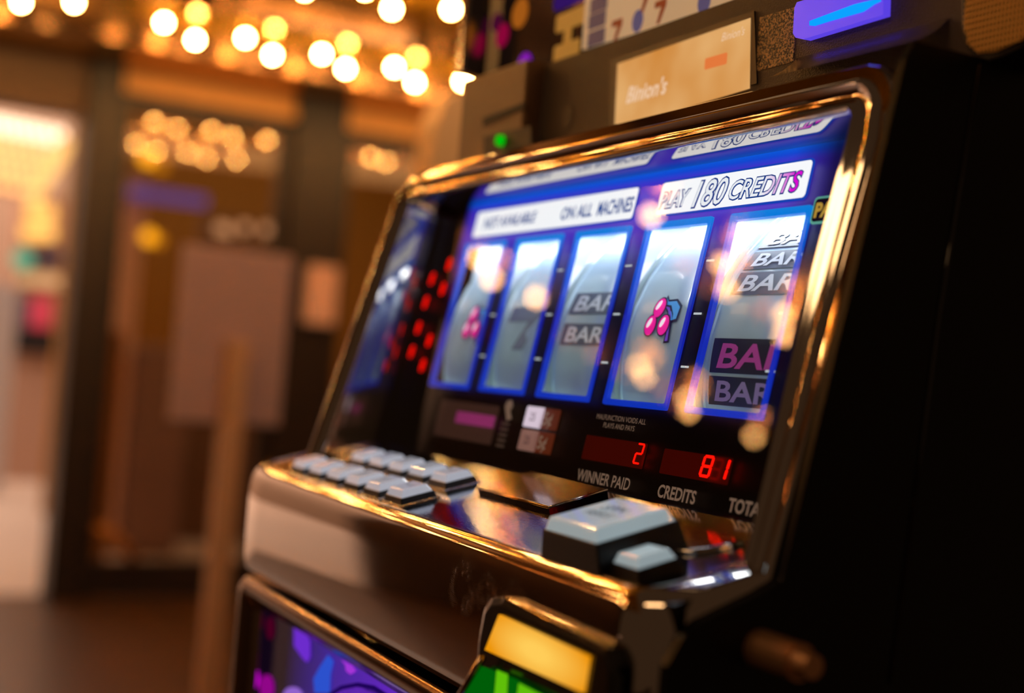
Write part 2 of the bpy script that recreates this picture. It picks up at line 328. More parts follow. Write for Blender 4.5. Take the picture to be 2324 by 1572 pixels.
# notice board on its stand
bs = thing('notice_stand', 'mauve notice board on a square brown post by the doors', 'sign stand', (-2.23, .5, 0))
c0 = at(0, -2.2, 420, 552); c1 = at(0, -2.2, 668, 565); c2 = at(0, -2.2, 640, 968)
yb0, yb1 = at(0, -2.2, 400, 760).y, at(0, -2.2, 652, 760).y
prism('board', [Vector((-2.2, yb0, c2.z+ZC)), Vector((-2.2, yb1, c2.z+ZC)), Vector((-2.2, yb1, c0.z+ZC)), Vector((-2.2, yb0, c0.z+ZC))], Vector((-.02, 0, 0)), mat('board_mauve', (182,150,150), .7), bs, bevel=.004)
pa, pb = at(0, -2.16, 500, 1000).y, at(0, -2.16, 548, 1000).y
box('post', (-2.198, pa, .02), (-2.15, pb, at(0, -2.16, 525, 770).z+ZC), mat('post_wood', (206,160,122), .5), bs, bevel=.004)
box('foot_plate', (-2.33, pa-.13, 0), (-2.03, pb+.13, .02), mat('dark_steel', (50,46,44), .4, .6), bs, bevel=.003)

# neighbouring beige machine, just past the slot machine's top left corner
nb = thing('gaming_cabinet', 'beige rounded gaming cabinet behind the slot machine', 'gaming cabinet', (-1.25, .55, 0))
a = at(0, -1.2, 985, 300); b = at(0, -1.2, 1110, 300); zt = at(0, -1.2, 1030, 205).z+ZC
prism('cabinet', [Vector((-1.2, a.y+p[0]*(b.y-a.y), p[1])) for p in ((0, 0), (1, 0), (1, zt), (.35, zt), (.15, zt-.02), (.03, zt-.06), (0, zt-.12))], Vector((-.07, 0, 0)), mat('beige_shell', (222,176,118), .5), nb)
box('base', (-1.30, a.y-.01, 0), (-1.19, b.y+.02, .1), blackpl, nb)

# ------------------------------------------------------------------ the slot machine
SM = thing('slot_machine', 'black five-reel slot machine with chrome frame and lit display', 'slot machine', (.1, .2, 0))
XL, XR = -.166, .357
# cabinet body behind everything
cabp = [G(0, .150, -.02), G(0, -.06, -.03)]
body = prism('cabinet', [Vector((XL+.004, .045, .004)), Vector((XL+.004, -.06, .004)), Vector((XL+.004, -.06, ZC-.16)), Vector((XL+.004, .09, ZC-.12)), Vector((XL+.004, .13, ZC+.16)), Vector((XL+.004, .52, ZC+.16)), Vector((XL+.004, .52, .004))], Vector((XR-XL-.009, 0, 0)), black, SM)
side = [(-.0475, -.0585), (-.0547, -.0625), (-.0835, -.0735), (-.0918, -.080), (-.0978, -.0895), (-.0986, -.14), (-.0986, -1.025), (.52, -1.025), (.52, .16), (.0, .158), (-.004, .150)]
prism('side_panel', [Vector((XR, y, z))+Z for y, z in side], Vector((.004, 0, 0)), black, SM)
tube('panel_seam', [Vector((XR+.0042, .0365, .155))+Z, Vector((XR+.0042, .024, .05))+Z, Vector((XR+.0042, .012, -.10))+Z], .0009, blackgl, SM, n=6)
prism('side_panel', [Vector((XL, y, z))+Z for y, z in [(.05, .16), (.52, .16), (.52, -1.025), (-.05, -1.025), (-.05, -.16)]], Vector((.004, 0, 0)), black, SM)

# ---- display panel (mask with five windows) with printed, back-lit artwork
P5 = .075; WW = .0597; WH = .1017
pm = bpy.data.materials.new('display_artwork'); pm.use_nodes = True; nt = pm.node_tree; b = nt.nodes['Principled BSDF']
b.inputs['Base Color'].default_value = (.004, .003, .004, 1); b.inputs['Roughness'].default_value = .35
uvn = nt.nodes.new('ShaderNodeUVMap'); uvn.uv_map = 'UVMap'; sx = nt.nodes.new('ShaderNodeSeparateXYZ'); nt.links.new(uvn.outputs[0], sx.inputs[0])
cr = nt.nodes.new('ShaderNodeValToRGB'); nt.links.new(sx.outputs[1], cr.inputs[0])
def V(v): return (v+.1)/.3
els = [(V(.050), (0,0,0)), (V(.064), (20,4,30)), (V(.078), (40,14,90)), (V(.092), (60,34,165)), (V(.106), (72,46,196)), (V(.1255), (66,46,198)), (V(.1300), (8,70,212)), (V(.1335), (0,96,225))]
cr.color_ramp.elements[0].position = els[0][0]; cr.color_ramp.elements[0].color = (*lin(els[0][1]), 1)
cr.color_ramp.elements[1].position = els[1][0]; cr.color_ramp.elements[1].color = (*lin(els[1][1]), 1)
for p_, c_ in els[2:]:
    e = cr.color_ramp.elements.new(p_); e.color = (*lin(c_), 1)
def Xu(x): return (x+.2)/.6
c2_ = nt.nodes.new('ShaderNodeValToRGB'); nt.links.new(sx.outputs[0], c2_.inputs[0])
xs = [(Xu(-.090), 0), (Xu(-.083), .85), (Xu(-.06), 1), (Xu(.262), 1), (Xu(.278), .55), (Xu(.292), .12), (Xu(.31), .02)]
c2_.color_ramp.elements[0].position = xs[0][0]; c2_.color_ramp.elements[0].color = (0, 0, 0, 1)
c2_.color_ramp.elements[1].position = xs[1][0]; c2_.color_ramp.elements[1].color = (.85, .85, .85, 1)
for p_, c_ in xs[2:]:
    e = c2_.color_ramp.elements.new(p_); e.color = (c_, c_, c_, 1)
mm = nt.nodes.new('ShaderNodeMix'); mm.data_type = 'RGBA'; mm.blend_type = 'MULTIPLY'; mm.inputs[0].default_value = 1
nt.links.new(cr.outputs[0], mm.inputs[6]); nt.links.new(c2_.outputs[0], mm.inputs[7]); nt.links.new(mm.outputs[2], b.inputs['Emission Color']); b.inputs['Emission Strength'].default_value = 1.0
def with_uv(o, inv):
    me = o.data; uv = me.uv_layers.new(name='UVMap')
    for lp in me.loops:
        x, v = inv(me.vertices[lp.vertex_index].co); uv.data[lp.index].uv = (Xu(x), V(v))
invG = lambda c: (c.x, (c-Z).dot(UG))
xb = [-.1445]; 
for k in range(-1, 4): xb += [k*P5, k*P5+WW]
xb.append(.350); vb = [-.052, 0, WH, .1335]
vs, fs = [], []
for i in range(len(xb)-1):
    for j in range(3):
        if j == 1 and i % 2 == 1: continue
        n0 = len(vs); vs += [G(xb[i], vb[j]), G(xb[i+1], vb[j]), G(xb[i+1], vb[j+1]), G(xb[i], vb[j+1])]; fs.append((n0, n0+1, n0+2, n0+3))
dp = mesh('display_panel', vs, fs, pm, SM)
bm = bmesh.new(); bm.from_mesh(dp.data); bmesh.ops.remove_doubles(bm, verts=bm.verts, dist=1e-6)
r = bmesh.ops.extrude_face_region(bm, geom=list(bm.faces)); bmesh.ops.translate(bm, verts=[v for v in r['geom'] if isinstance(v, bmesh.types.BMVert)], vec=NG*-.002)
bmesh.ops.recalc_face_normals(bm, faces=bm.faces); bm.to_mesh(dp.data); bm.free(); with_uv(dp, invG)

# window borders
bl = bpy.data.materials.new('blue_border'); bl.use_nodes = True; nt = bl.node_tree; b = nt.nodes['Principled BSDF']; b.inputs['Base Color'].default_value = (.0, .03, .25, 1); b.inputs['Roughness'].default_value = .3
uvn = nt.nodes.new('ShaderNodeUVMap'); uvn.uv_map = 'UVMap'; sx = nt.nodes.new('ShaderNodeSeparateXYZ'); nt.links.new(uvn.outputs[0], sx.inputs[0]); cr = nt.nodes.new('ShaderNodeValToRGB'); nt.links.new(sx.outputs[1], cr.inputs[0])
cr.color_ramp.elements[0].position = V(-.004); cr.color_ramp.elements[0].color = (*lin((10,50,185)), 1)
cr.color_ramp.elements[1].position = V(.104); cr.color_ramp.elements[1].color = (*lin((0,140,222)), 1)
e = cr.color_ramp.elements.new(V(.05)); e.color = (*lin((20,26,165)), 1); e = cr.color_ramp.elements.new(V(.09)); e.color = (*lin((0,96,220)), 1)
nt.links.new(cr.outputs[0], b.inputs['Emission Color']); b.inputs['Emission Strength'].default_value = .9
def ringplate(name, o_, i_, P, off, th, mt, parent):
    n = len(o_); A = [P(x, v, off) for x, v in o_]; B = [P(x, v, off+th) for x, v in o_]; Cc = [P(x, v, off+th) for x, v in i_]; Dd = [P(x, v, off) for x, v in i_]
    return grid(name, [A, B, Cc, Dd, A], mt, parent, closed=True, smooth=False)
for k in range(-1, 4):
    x0, x1 = k*P5, k*P5+WW
    o = ringplate('window_border', rrect(x0-.0002, x1+.0002, -.0002, WH+.0002, .0015, 3), rrect(x0+.0026, x1-.0026, .0030, WH-.0034, .0012, 3), G, -.0015, .0028, bl, dp); with_uv(o, invG)

# reels
RR, VC, OC = .1, .04, -.104
def Cy(x, s, dr=0.0):
    a = s/RR; return G(x, VC+(RR+dr)*math.sin(a), OC+(RR+dr)*math.cos(a))
strip = mat('reel_strip', (184,208,218), .28, 0, emit=(150,180,196), es=.085, coat=.4)
rimm = mat('reel_rim', (206,222,222), .12, 0, emit=(170,200,200), es=.10, coat=1)
barg = mat('bar_grey', (96,106,118), .4, emit=(84,96,112), es=.15); bard = mat('bar_dark', (38,36,48), .35, emit=(38,36,48), es=.3)
letw = mat('letter_pale', (208,214,220), .4, emit=(190,200,205), es=.22); letm = mat('letter_magenta', (190,60,150), .4, emit=(150,70,130), es=.3); letp = mat('letter_lilac', (150,135,165), .4, emit=(130,110,150), es=.3)
lite = lambda n, c, s=.3: mat(n, c, .35, emit=c, es=s)
mag = lite('cherry_pink', (238,20,150), .6); outl = lite('outline_navy', (26,22,60), .15); leafm = lite('leaf_blue', (70,150,215), .4); stemm = lite('stem_violet', (110,70,190), .45); whi = lite('highlight_white', (245,245,250), .6)
greyd = lite('seven_grey', (120,126,140), .2)
def cyplate(name, poly, dr, mt, parent):
    vs = [Cy(x, s, dr) for x, s in poly]; return mesh(name, vs, [tuple(range(len(poly)))], mt, parent)
def bar(x0, s0, s1, bm_, lm, par_, w_=.0475, size=None):
    n = 6; vs = []
    for j in range(n+1):
        s = s0+(s1-s0)*j/n; vs += [Cy(x0, s, .0003), Cy(x0+w_, s, .0003)]
    mesh('bar_symbol', vs, [(2*j, 2*j+1, 2*j+3, 2*j+2) for j in range(n)], bm_, par_)
    h = (s1-s0)
    text('lettering', 'BAR', h*.98, Cy, x0+.004, s0+h*.16, .0007, lm, par_, shear=.12, bold=h*.022, sx=1.75)
def cherry(x, s, par_, k=1.0):
    def c(dx, ds, rx, rs, dr, mt, nm, rot=0): cyplate(nm, ell(x+dx*k, s+ds*k, rx*k, rs*k, 18, rot), dr, mt, par_)
    cyplate('leaf_outline', [(x+a*k, s+b*k) for a, b in ((.001,.0075),(.0015,.0125),(.0045,.0095),(.012,.010),(.0185,.006),(.0185,-.003),(.0125,-.004),(.0075,.0015))], .0003, outl, par_)
    cyplate('leaf', [(x+a*k, s+b*k) for a, b in ((.0022,.0078),(.0024,.0105),(.005,.0083),(.012,.0086),(.0172,.005),(.0172,-.0015),(.013,-.0025),(.009,.0022))], .0005, leafm, par_)
    cyplate('stem_outline', [(x+a*k, s+b*k) for a, b in ((.003,.0065),(.009,.006),(.0135,.001),(.0155,-.008),(.0165,-.0145),(.0115,-.0150),(.0115,-.006),(.008,.0015))], .0006, outl, par_)
    cyplate('stem', [(x+a*k, s+b*k) for a, b in ((.004,.0055),(.0085,.0048),(.0125,.000),(.0143,-.008),(.0152,-.0135),(.0127,-.0138),(.0125,-.006),(.0085,.0026))], .0008, stemm, par_)
    for dx, ds in ((0, .0045), (-.0035, -.0055), (.0085, -.0052)):
        c(dx, ds, .0056, .0064, .0010, outl, 'fruit_outline'); c(dx, ds, .0047, .0055, .0012, mag, 'fruit'); c(dx-.0012, ds+.0014, .0015, .0030, .0014, whi, 'shine', -.5)
for k in range(-1, 4):
    x0 = k*P5-.0005; x1 = x0+.0700; n = 40; rings = []
    for r_, xx in ((.062, x0+.0012), (RR+.0012, x0), (RR+.0012, x0+.0012), (RR, x0+.0014), (RR, x1-.0014), (RR+.0012, x1-.0012), (RR+.0012, x1), (.062, x1-.0012)):
        rings.append([G(xx, VC+r_*math.sin(2*math.pi*j/n), OC+r_*math.cos(2*math.pi*j/n)) for j in range(n)])
    rl = grid('reel', rings, strip, SM, closed=True, smooth=False)
    rl.data.materials.append(rimm)
    for pi_, pl in enumerate(rl.data.polygons):
        if pl.center.x < x0+.0013 or pl.center.x > x1-.0013: pl.material_index = 1
        elif abs(pl.normal.x) < .3: pl.use_smooth = True
    sx_ = k*P5+.004
    rl['label'] = ('leftmost reel with a pink cherry', 'second reel with a grey seven', 'middle reel with two stacked bars', 'fourth reel with a pink cherry bunch', 'rightmost reel with stacks of bars')[k+1]
    if k == 3:
        bar(sx_, .0515, .0640, barg, letw, rl); bar(sx_, .0370, .0487, barg, letw, rl); bar(sx_, .0218, .0350, MATS['bar_grey'], letw, rl)
        bar(sx_, -.0180, -.0010, bard, letm, rl); bar(sx_, -.0336, -.0196, bard, letp, rl)
    elif k == 1:
        bar(sx_+.0005, .0118, .0260, barg, letw, rl); bar(sx_+.0005, -.0070, .0060, barg, letw, rl)
    elif k == 2: cherry(.1745, .0105, rl)
    elif k == -1: cherry(-.044, .007, rl, 1.05)
    elif k == 0:
        cyplate('seven_symbol', [(.008, .017), (.050, .017), (.050, .009), (.034, -.011), (.020, -.011), (.034, .007), (.008, .007)], .0004, greyd, rl)
mesh('filler_plate', [G(-.079, -.03, -.012), G(-.079, -.03, -.12), G(-.079, .13, -.12), G(-.079, .13, -.012)], [(0,1,2,3)], mat('filler_glow', (220,230,236), .4, emit=(170,196,210), es=.35), SM)  # plate added beside the first reel, its glow stands in for lamp light
# lamp that lights the reels from above, inside the cabinet
for (v, off, pw, cc, tv) in ((.117, -.018, .24, (.86, .94, 1.0), .03), (-.024, -.020, .10, (.75, 1.0, .8), .04)):
    l = area('reel_lamp', G(.105, v, off), G(.105, tv, -.06), .40, .012, pw, cc)
    l.rotation_euler = Matrix((Vector((1, 0, 0)), ((G(.105, tv, -.05)-G(.105, v, off)).normalized()*-1).cross(Vector((1, 0, 0))), (G(.105, tv, -.05)-G(.105, v, off)).normalized()*-1)).transposed().to_euler()

# signs, ticks, lettering on the artwork
wht = emat('sign_white', (250,252,255), 1.05); blu = emat('sign_outline', (10,60,150), .8); blu2 = emat('letter_blue', (30,80,160), .9)
def signplate(x0, x1, v0, v1, r, label):
    s = plate('sign_plate', rrect(x0-.0011, x1+.0011, v0-.0011, v1+.0011, r+.0008), G, .0002, .0006, emat('sign_edge', (20,70,190), .9), SM)
    plate('sign_face', rrect(x0, x1, v0, v1, r), G, .0008, .0002, wht, s); return s
s2 = signplate(.1562, .2778, .1062, .1246, .0022, '')
wg = bpy.data.materials.new('letter_fade'); wg.use_nodes = True; nt = wg.node_tree; nt.nodes.clear(); oo = nt.nodes.new('ShaderNodeOutputMaterial'); ee = nt.nodes.new('ShaderNodeEmission'); nt.links.new(ee.outputs[0], oo.inputs[0])
tc = nt.nodes.new('ShaderNodeTexCoord'); sp_ = nt.nodes.new('ShaderNodeSeparateXYZ'); mr = nt.nodes.new('ShaderNodeMapRange'); mr.inputs['From Min'].default_value = .245; mr.inputs['From Max'].default_value = .275
cr = nt.nodes.new('ShaderNodeValToRGB'); cr.color_ramp.elements[0].color = (*lin((240,244,250)), 1); cr.color_ramp.elements[1].color = (*lin((222,10,214)), 1); cr.color_ramp.elements[1].position = .75
nt.links.new(tc.outputs['Object'], sp_.inputs[0]); nt.links.new(sp_.outputs[0], mr.inputs[0]); nt.links.new(mr.outputs[0], cr.inputs[0]); nt.links.new(cr.outputs[0], ee.inputs[0])
for s, size, x, x1_, v in (('PLAY', .0128, .1572, .1850, .1098), ('180', .0200, .1880, .2170, .1083), ('CREDITS', .0140, .2185, .2735, .1098)):
    b1 = .00095 if s == '180' else .00078
    text('letter_outline', s, size, G, x, v, .0011, blu, s2, shear=.25, bold=b1, fit=x1_)
    text('lettering', s, size, G, x+b1*.75, v, .0013, wg, s2, shear=.25, bold=.0001, fit=x1_-b1*.75)
s1 = signplate(-.0685, .1325, .1062, .1246, .0022, '')
for s, size, x, v, sxx in (('NOT AVAILABLE', .0100, -.055, .1120, .98), ('ON ALL', .0110, .050, .1110, .95), ('MACHINES', .0125, .0925, .1105, .62)):
    text('lettering', s, size, G, x, v, .0011, blu2, s1, shear=.1, bold=.0003, sx=sxx)
s3 = plate('sign_plate', rrect(.2855, .315, .0925, .1055, .002), G, .0002, .0006, emat('teal_edge', (110,190,170), .7), SM)
plate('sign_face', rrect(.2865, .314, .0935, .1045, .0018), G, .0008, .0002, emat('ink', (30,20,40), .5), s3)
text('lettering', 'PAYS', .0095, G, .2875, .0956, .0012, emat('gold_letter', (190,150,60), .9), s3, bold=.0004)
tick = emat('tick_white', (205,215,220), .8)
for k in (-.2, .99, 1.99, 2.99, 3.87):
    xx = k*P5-.0085 if k > 0 else -.0075
    for v in (.0782, .0504, .0228): plate('tick_mark', [(xx-.0032, v-.0005), (xx+.0032, v-.0005), (xx+.0032, v+.0005), (xx-.0032, v+.0005)], G, .0003, .0003, tick, dp)
# seven-segment numerals
red = emat('led_red', (255,14,4), 2.2); redd = mat('led_window', (30,6,4), .2, emit=(110,14,4), es=.22)
SEG = {'8': 'abcdefg', '2': 'abged', '1': 'bc', '0': 'abcdef'}
def digit(ch, x, v, h, w_, P, off, par_, mt, t=.0011, sh=.12):
    h2 = h/2; seg = {'a': (0, h, w_, h), 'b': (w_, h2, w_, h), 'c': (w_, 0, w_, h2), 'd': (0, 0, w_, 0), 'e': (0, 0, 0, h2), 'f': (0, h2, 0, h), 'g': (0, h2, w_, h2)}
    for s in SEG[ch]:
        x0_, v0_, x1_, v1_ = seg[s]; g = t*.35
        if v0_ == v1_: q = [(x0_+g, v0_-t/2), (x1_-g, v0_-t/2), (x1_-g+t*.2, v0_), (x1_-g, v0_+t/2), (x0_+g, v0_+t/2), (x0_+g-t*.2, v0_)]
        else: q = [(x0_-t/2, v0_+g), (x0_, v0_+g*.3), (x0_+t/2, v0_+g), (x0_+t/2, v1_-g), (x0_, v1_-g*.3), (x0_-t/2, v1_-g)]
        plate('digit_segment', [(x+a+(c)*sh, v+c) for a, c in q], P, off, .0003, mt, par_)
for x0, x1, v0, v1 in ((.1415, .2003, -.0312, -.0180), (.2158, .2703, -.0315, -.0190)):
    wd = plate('led_window', rrect(x0, x1, v0, v1, .0008), G, .0002, .0004, redd, SM)
    if x0 < .2: digit('2', .1918, -.0287, .0100, .0052, G, .0007, wd, red, .0009)
    else:
        digit('8', .2488, -.0292, .0094, .0066, G, .0007, wd, red, .0012); digit('1', .2610, -.0292, .0094, .0066, G, .0007, wd, red, .0012)
ledc = [(-.0958, .0882), (-.0958, .0698), (-.0958, .0318), (-.0958, .0137), (-.1188, .078), (-.1192, .0603), (-.1200, .041), (-.1208, .0231)]
for x, v in ledc:
    wd = plate('led_window', rrect(x-.0075, x+.0045, v-.0062, v+.0062, .0006), G, .0002, .0003, mat('led_back', (20,4,3), .3), SM)
    digit('8', x-.0018, v-.0036, .0072, .0036, G, .0006, wd, emat('led_red2', (255,10,2), 1.6), .0016)
cream = mat('print_beige', (150,124,104), .5, emit=(170,140,118), es=.30)
lowg = dp
text('lettering', 'MALFUNCTION VOIDS ALL', .0040, G, .1700, -.0085, .0004, cream, dp, 'CENTER', sx=.98)
text('lettering', 'PLAYS AND PAYS', .0040, G, .1700, -.0127, .0004, cream, dp, 'CENTER', sx=.98)
text('lettering', 'WINNER PAID', .0088, G, .1415, -.0430, .0004, cream, dp, sx=.92, bold=.00012)
text('lettering', 'CREDITS', .0088, G, .2180, -.0430, .0004, cream, dp, sx=.92, bold=.00022)
text('lettering', 'TOTAL BET', .0088, G, .2745, -.0430, .0004, cream, dp, sx=.92, bold=.00022)
# denomination tiles
tp = emat('tile_lit', (226,206,222), .95); td = mat('tile_dim', (180,140,128), .5, emit=(170,128,118), es=.35); tb = mat('tile_brown', (120,52,24), .5, emit=(110,44,20), es=.35)
for (x0, x1, v0, v1, mt, tx) in ((.0565, .0745, -.0185, -.0060, tp, 0), (.0565, .0745, -.0325, -.0200, td, 0), (.0755, .0925, -.0185, -.0062, tb, 1), (.0755, .0925, -.0325, -.0200, tb, 1)):
    x0 += .0; t_ = plate('denomination_tile', rrect(x0+.012, x1+.0155, v0, v1, .0012), G, .0002, .0004, mt, SM)
    if tx: text('lettering', '5\u00a2', .0105, G, x0+.0155, v0+.0026, .0007, cream, t_, bold=.0003)
    else: text('lettering', '25', .0070, G, x0+.018, v0+.004, .0007, mat('tile_ink', (120,90,120), .5), t_)
blob('notice_icon', [(.042, -.0045), (.047, -.0038), (.050, -.007), (.048, -.0105), (.0525, -.015), (.047, -.0165), (.044, -.0125), (.0405, -.008)], G, .0003, cream, dp)
for i in range(5): plate('printed_line', [(.0415, -.0195-i*.0034), (.0515, -.0195-i*.0034), (.0515, -.0178-i*.0034), (.0415, -.0178-i*.0034)], G, .0003, .0002, mat('print_dim', (100,82,72), .5, emit=(90,72,62), es=.3), dp)
brn = plate('brown_plate', rrect(-.050, .034, -.0330, -.0085, .002), G, .0002, .0003, mat('plate_brown', (74,52,44), .4, emit=(90,60,50), es=.25), SM)  # flat brown plate low on the panel, with a pink band
plate('pink_band', rrect(-.022, .032, -.0225, -.0150, .001), G, .0005, .0002, mat('band_pink', (170,60,130), .4, emit=(170,60,130), es=.4), brn)

# front glass
gg = bpy.data.materials.new('display_glass'); gg.use_nodes = True; nt = gg.node_tree; nt.nodes.clear()
o_ = nt.nodes.new('ShaderNodeOutputMaterial'); mx = nt.nodes.new('ShaderNodeMixShader'); tr = nt.nodes.new('ShaderNodeBsdfTransparent'); gl = nt.nodes.new('ShaderNodeBsdfGlossy'); gl.inputs['Roughness'].default_value = .0
fr_ = nt.nodes.new('ShaderNodeFresnel'); fr_.inputs[0].default_value = 1.56
ns = nt.nodes.new('ShaderNodeTexNoise'); ns.inputs['Scale'].default_value = 260; ns.inputs['Detail'].default_value = 6; tc = nt.nodes.new('ShaderNodeTexCoord'); mpp = nt.nodes.new('ShaderNodeMapping'); mpp.inputs['Scale'].default_value = (1, 6, 6); mpp.inputs['Rotation'].default_value = (0, .3, 0)
nt.links.new(tc.outputs['Object'], mpp.inputs[0]); nt.links.new(mpp.outputs[0], ns.inputs[0]); bpn = nt.nodes.new('ShaderNodeBump'); bpn.inputs['Strength'].default_value = .0012; bpn.inputs['Distance'].default_value = .001
nt.nodes.remove(bpn)
nt.links.new(fr_.outputs[0], mx.inputs[0]); nt.links.new(tr.outputs[0], mx.inputs[1]); nt.links.new(gl.outputs[0], mx.inputs[2]); nt.links.new(mx.outputs[0], o_.inputs[0])
mesh('display_glass', [G(-.1425, -.05, .0035), G(.345, -.05, .0035), G(.335, .1325, .0035), G(-.1425, .1325, .0035)], [(0, 1, 2, 3)], gg, SM)
gp_ = COL.objects['display_glass'].data
if gp_.polygons[0].normal.dot(NG) < 0: gp_.flip_normals()

# ---- chrome frame round the display: profile swept up the left leg, across the top, down the right leg
def crest(v): return .0358-.0718*v
def xin(v): return .3264+(.131-v)*.043 if v > .07 else .329+(.07-v)*.097   # inner edge of the right leg leans with the frame
prof = [(0, None), (0, -.004), (.0006, -.0015), (.0022, 0), (.0042, -.0006), (.006, -.0028), (.0095, -.0030), (.0115, -.0012), (.013, .0008), (.0148, .0004), (.0160, -.0016), (.0215, -.0012), (.0228, -.0028), (.0236, -.0080), (.0238, -.045)]
dome = [None, -.004, -.001, .0010, .0022, .0030, .0042, .0044, .0041, .0034, .0028, -.0008, -.0030, -.0080, -.045]
path = []
vt, rc = .1325, .006
for v in (-.072, -.05, -.02, .02, .06, .10, .118): path.append((-.143, v, -1, 0, .80))
for k in range(1, 6):
    a = math.pi-math.pi/2*k/6; path.append((-.143+rc+rc*math.cos(a), vt-rc+rc*math.sin(a), math.cos(a), math.sin(a), .80+.2*k/6))
for x in (-.10, 0, .1, .2, .29): path.append((x, vt, 0, 1, 1.0))
xr = xin(vt)
for k in range(1, 6):
    a = math.pi/2-math.pi/2*k/6; path.append((xr-rc+rc*math.cos(a), vt-rc+rc*math.sin(a), math.cos(a), math.sin(a), 1+.1*k/6))
for v in (.118, .10, .06, .02, -.02, -.05, -.0695): path.append((xin(v), v, 1, 0, (.3565-xin(v))/.0238))
rings = []
for x, v, nx, nv, sc in path:
    ring = []
    for i_, (r_, h) in enumerate(prof):
        if h is not None and nx < 0: h = h*(1+nx)-nx*dome[i_]
        if r_ == .0238 or r_ > .0227: rr_ = r_*sc
        else: rr_ = r_*sc
        if h is None and nx < -.3: rr_ = -.0032
        xx = x+nx*rr_; vv = v+nv*rr_
        off = -.002 if h is None else crest(vv)+h
        ring.append(G(xx, vv, off))
    rings.append(ring)
fr = grid('chrome_frame', rings, chrome_smooth, SM)
md = fr.modifiers.new('s', 'EDGE_SPLIT'); md.split_angle = math.radians(50)

# ---- deck
prism('deck_base', [D(XL+.006, -.02, -.002), D(XR-.003, -.02, -.002), D(XR-.003, .086, -.002), D(XL+.006, .086, -.002)], ND*-.02, black, SM)
dk = plate('deck_panel', [(x, -s) for x, s in [(p[0], -p[1]) for p in rrect(-.154, .3405, -.0855, .012, .012, 6)]], lambda x, v, o: D(x, -v, o), -.0015, .002, deckm, SM)
ringplate('deck_rim', rrect(-.1555, .3424, -.0870, .014, .013, 6), rrect(-.154, .3405, -.0855, .012, .012, 6), lambda x, v, o: D(x, -v, o), -.001, .0026, chrome, SM)
# nose of the deck: profile in (distance outward from the panel, height) swept round the front
NP_R = ((-.004, -.001), (.0, .0012), (.0030, .0010), (.006, .0006), (.009, .0001), (.012, -.0006), (.0133, -.0045), (.0137, -.030), (.0135, -.062), (.011, -.069), (.006, -.071))
def nose_ring(x, s, nx, ns_):
    pts = []
    for i_, (r_, dz) in enumerate(((-.004, -.001), (.0, .0012), (.002, .0008), (.0045, -.001), (.0068, -.0048), (.0080, -.011), (.0085, -.020), (.0087, -.045), (.0080, -.062), (.0062, -.069), (.002, -.071))):
        k_ = max(0, nx); r_ = r_*(1-k_)+NP_R[i_][0]*k_; dz = dz*(1-k_)+NP_R[i_][1]*k_
        p = D(x+nx*r_, s+ns_*r_*.90, 0); p.z += dz; pts.append(p)
    return pts
npath = []
XN0, XN1, SN = -.156, .3428, .0865
for s in (.018, .04, .06, SN-.014): npath.append((XN0, s, -1, 0))
for k in range(1, 7): a = math.pi/2*k/7; npath.append((XN0+.014*(1-math.cos(a)), SN-.014+.014*math.sin(a), -math.cos(a), math.sin(a)))
for x in (-.12, -.05, .05, .15, .25, XN1-.0165): npath.append((x, SN, 0, 1))
for k in range(1, 7): a = math.pi/2*k/7; npath.append((XN1-.0165+.0165*math.sin(a), SN-.0165*(1-math.cos(a)), math.sin(a), math.cos(a)))
for s in (SN-.017, .05, .036): npath.append((XN1, s, 1, 0))
grid('deck_nose', [nose_ring(*p) for p in npath], nosem, SM)
# deck accessories
def Dp(x, v, o): return D(x, -v, o)
capm = mat('button_cap', (226,230,236), .12, 0, emit=(206,214,232), es=.50, coat=1); capb = mat('big_cap', (214,230,236), .08, 0, emit=(186,212,222), es=.5, coat=1)
hi_coat(capb); hi_coat(capm)
def frust(name, x0, x1, s0, s1, h0, h1, ins, mt, par_, bev=.0006):
    vs = [D(x0, s0, h0), D(x1, s0, h0), D(x1, s1, h0), D(x0, s1, h0), D(x0+ins, s0+ins, h1), D(x1-ins, s0+ins, h1), D(x1-ins, s1-ins, h1), D(x0+ins, s1-ins, h1)]
    return mesh(name, vs, [(0,1,2,3), (4,5,6,7), (0,1,5,4), (1,2,6,5), (2,3,7,6), (3,0,4,7)], mt, par_, bevel=bev)
def button(cx, s, w_, d_, hb, hc, legend, capmat, ls=.006):
    bz = frust('button', cx-w_/2, cx+w_/2, s-d_/2, s+d_/2, .0003, hb, .0012, blackpl, SM)
    frust('button_skirt', cx-w_/2-.0012, cx+w_/2+.0012, s-d_/2-.0012, s+d_/2+.0012, .0003, .0014, .0004, chrome, bz, .0002)
    frust('button_cap', cx-w_/2+.0015, cx+w_/2-.0015, s-d_/2+.0015, s+d_/2-.0015, hb-.0005, hc, .0024, capmat, bz)
    if legend:
        for i, ln in enumerate(legend.split('|')): text('lettering', ln, ls, Dp, cx, -(s+.001+i*ls), hc+.0001, mat('legend_ink', (70,80,100), .5), bz, 'CENTER')
for i in range(6): button(.0775-.0325*i, .0700, .0255, .0225, .0045, .0085, ('PAYS', 'BET 1', 'BET 2', 'BET 3', 'BET 4', 'BET 5')[i], capm, .0045)
for i in range(5): button(.0665-.0318*i, .0380, .0255, .0215, .0045, .0085, ('HELP', '9', '5', '3', '1')[i], capm, .0045)
frb = frust('spin_button', .2575, .3060, .0430, .0880, .0003, .0135, .0020, blackpl, SM, .0008)
frust('button_cap', .2602, .3035, .0458, .0858, .0125, .0190, .0026, capb, frb, .0012)
frb['label'] = 'large white play button on a black base'; sb_l = 'small white button by the right corner'
text('lettering', 'SPIN', .0085, Dp, .2810, -.0640, .0192, mat('legend_ink', (70,80,100), .5), frb, 'CENTER', shear=.2)
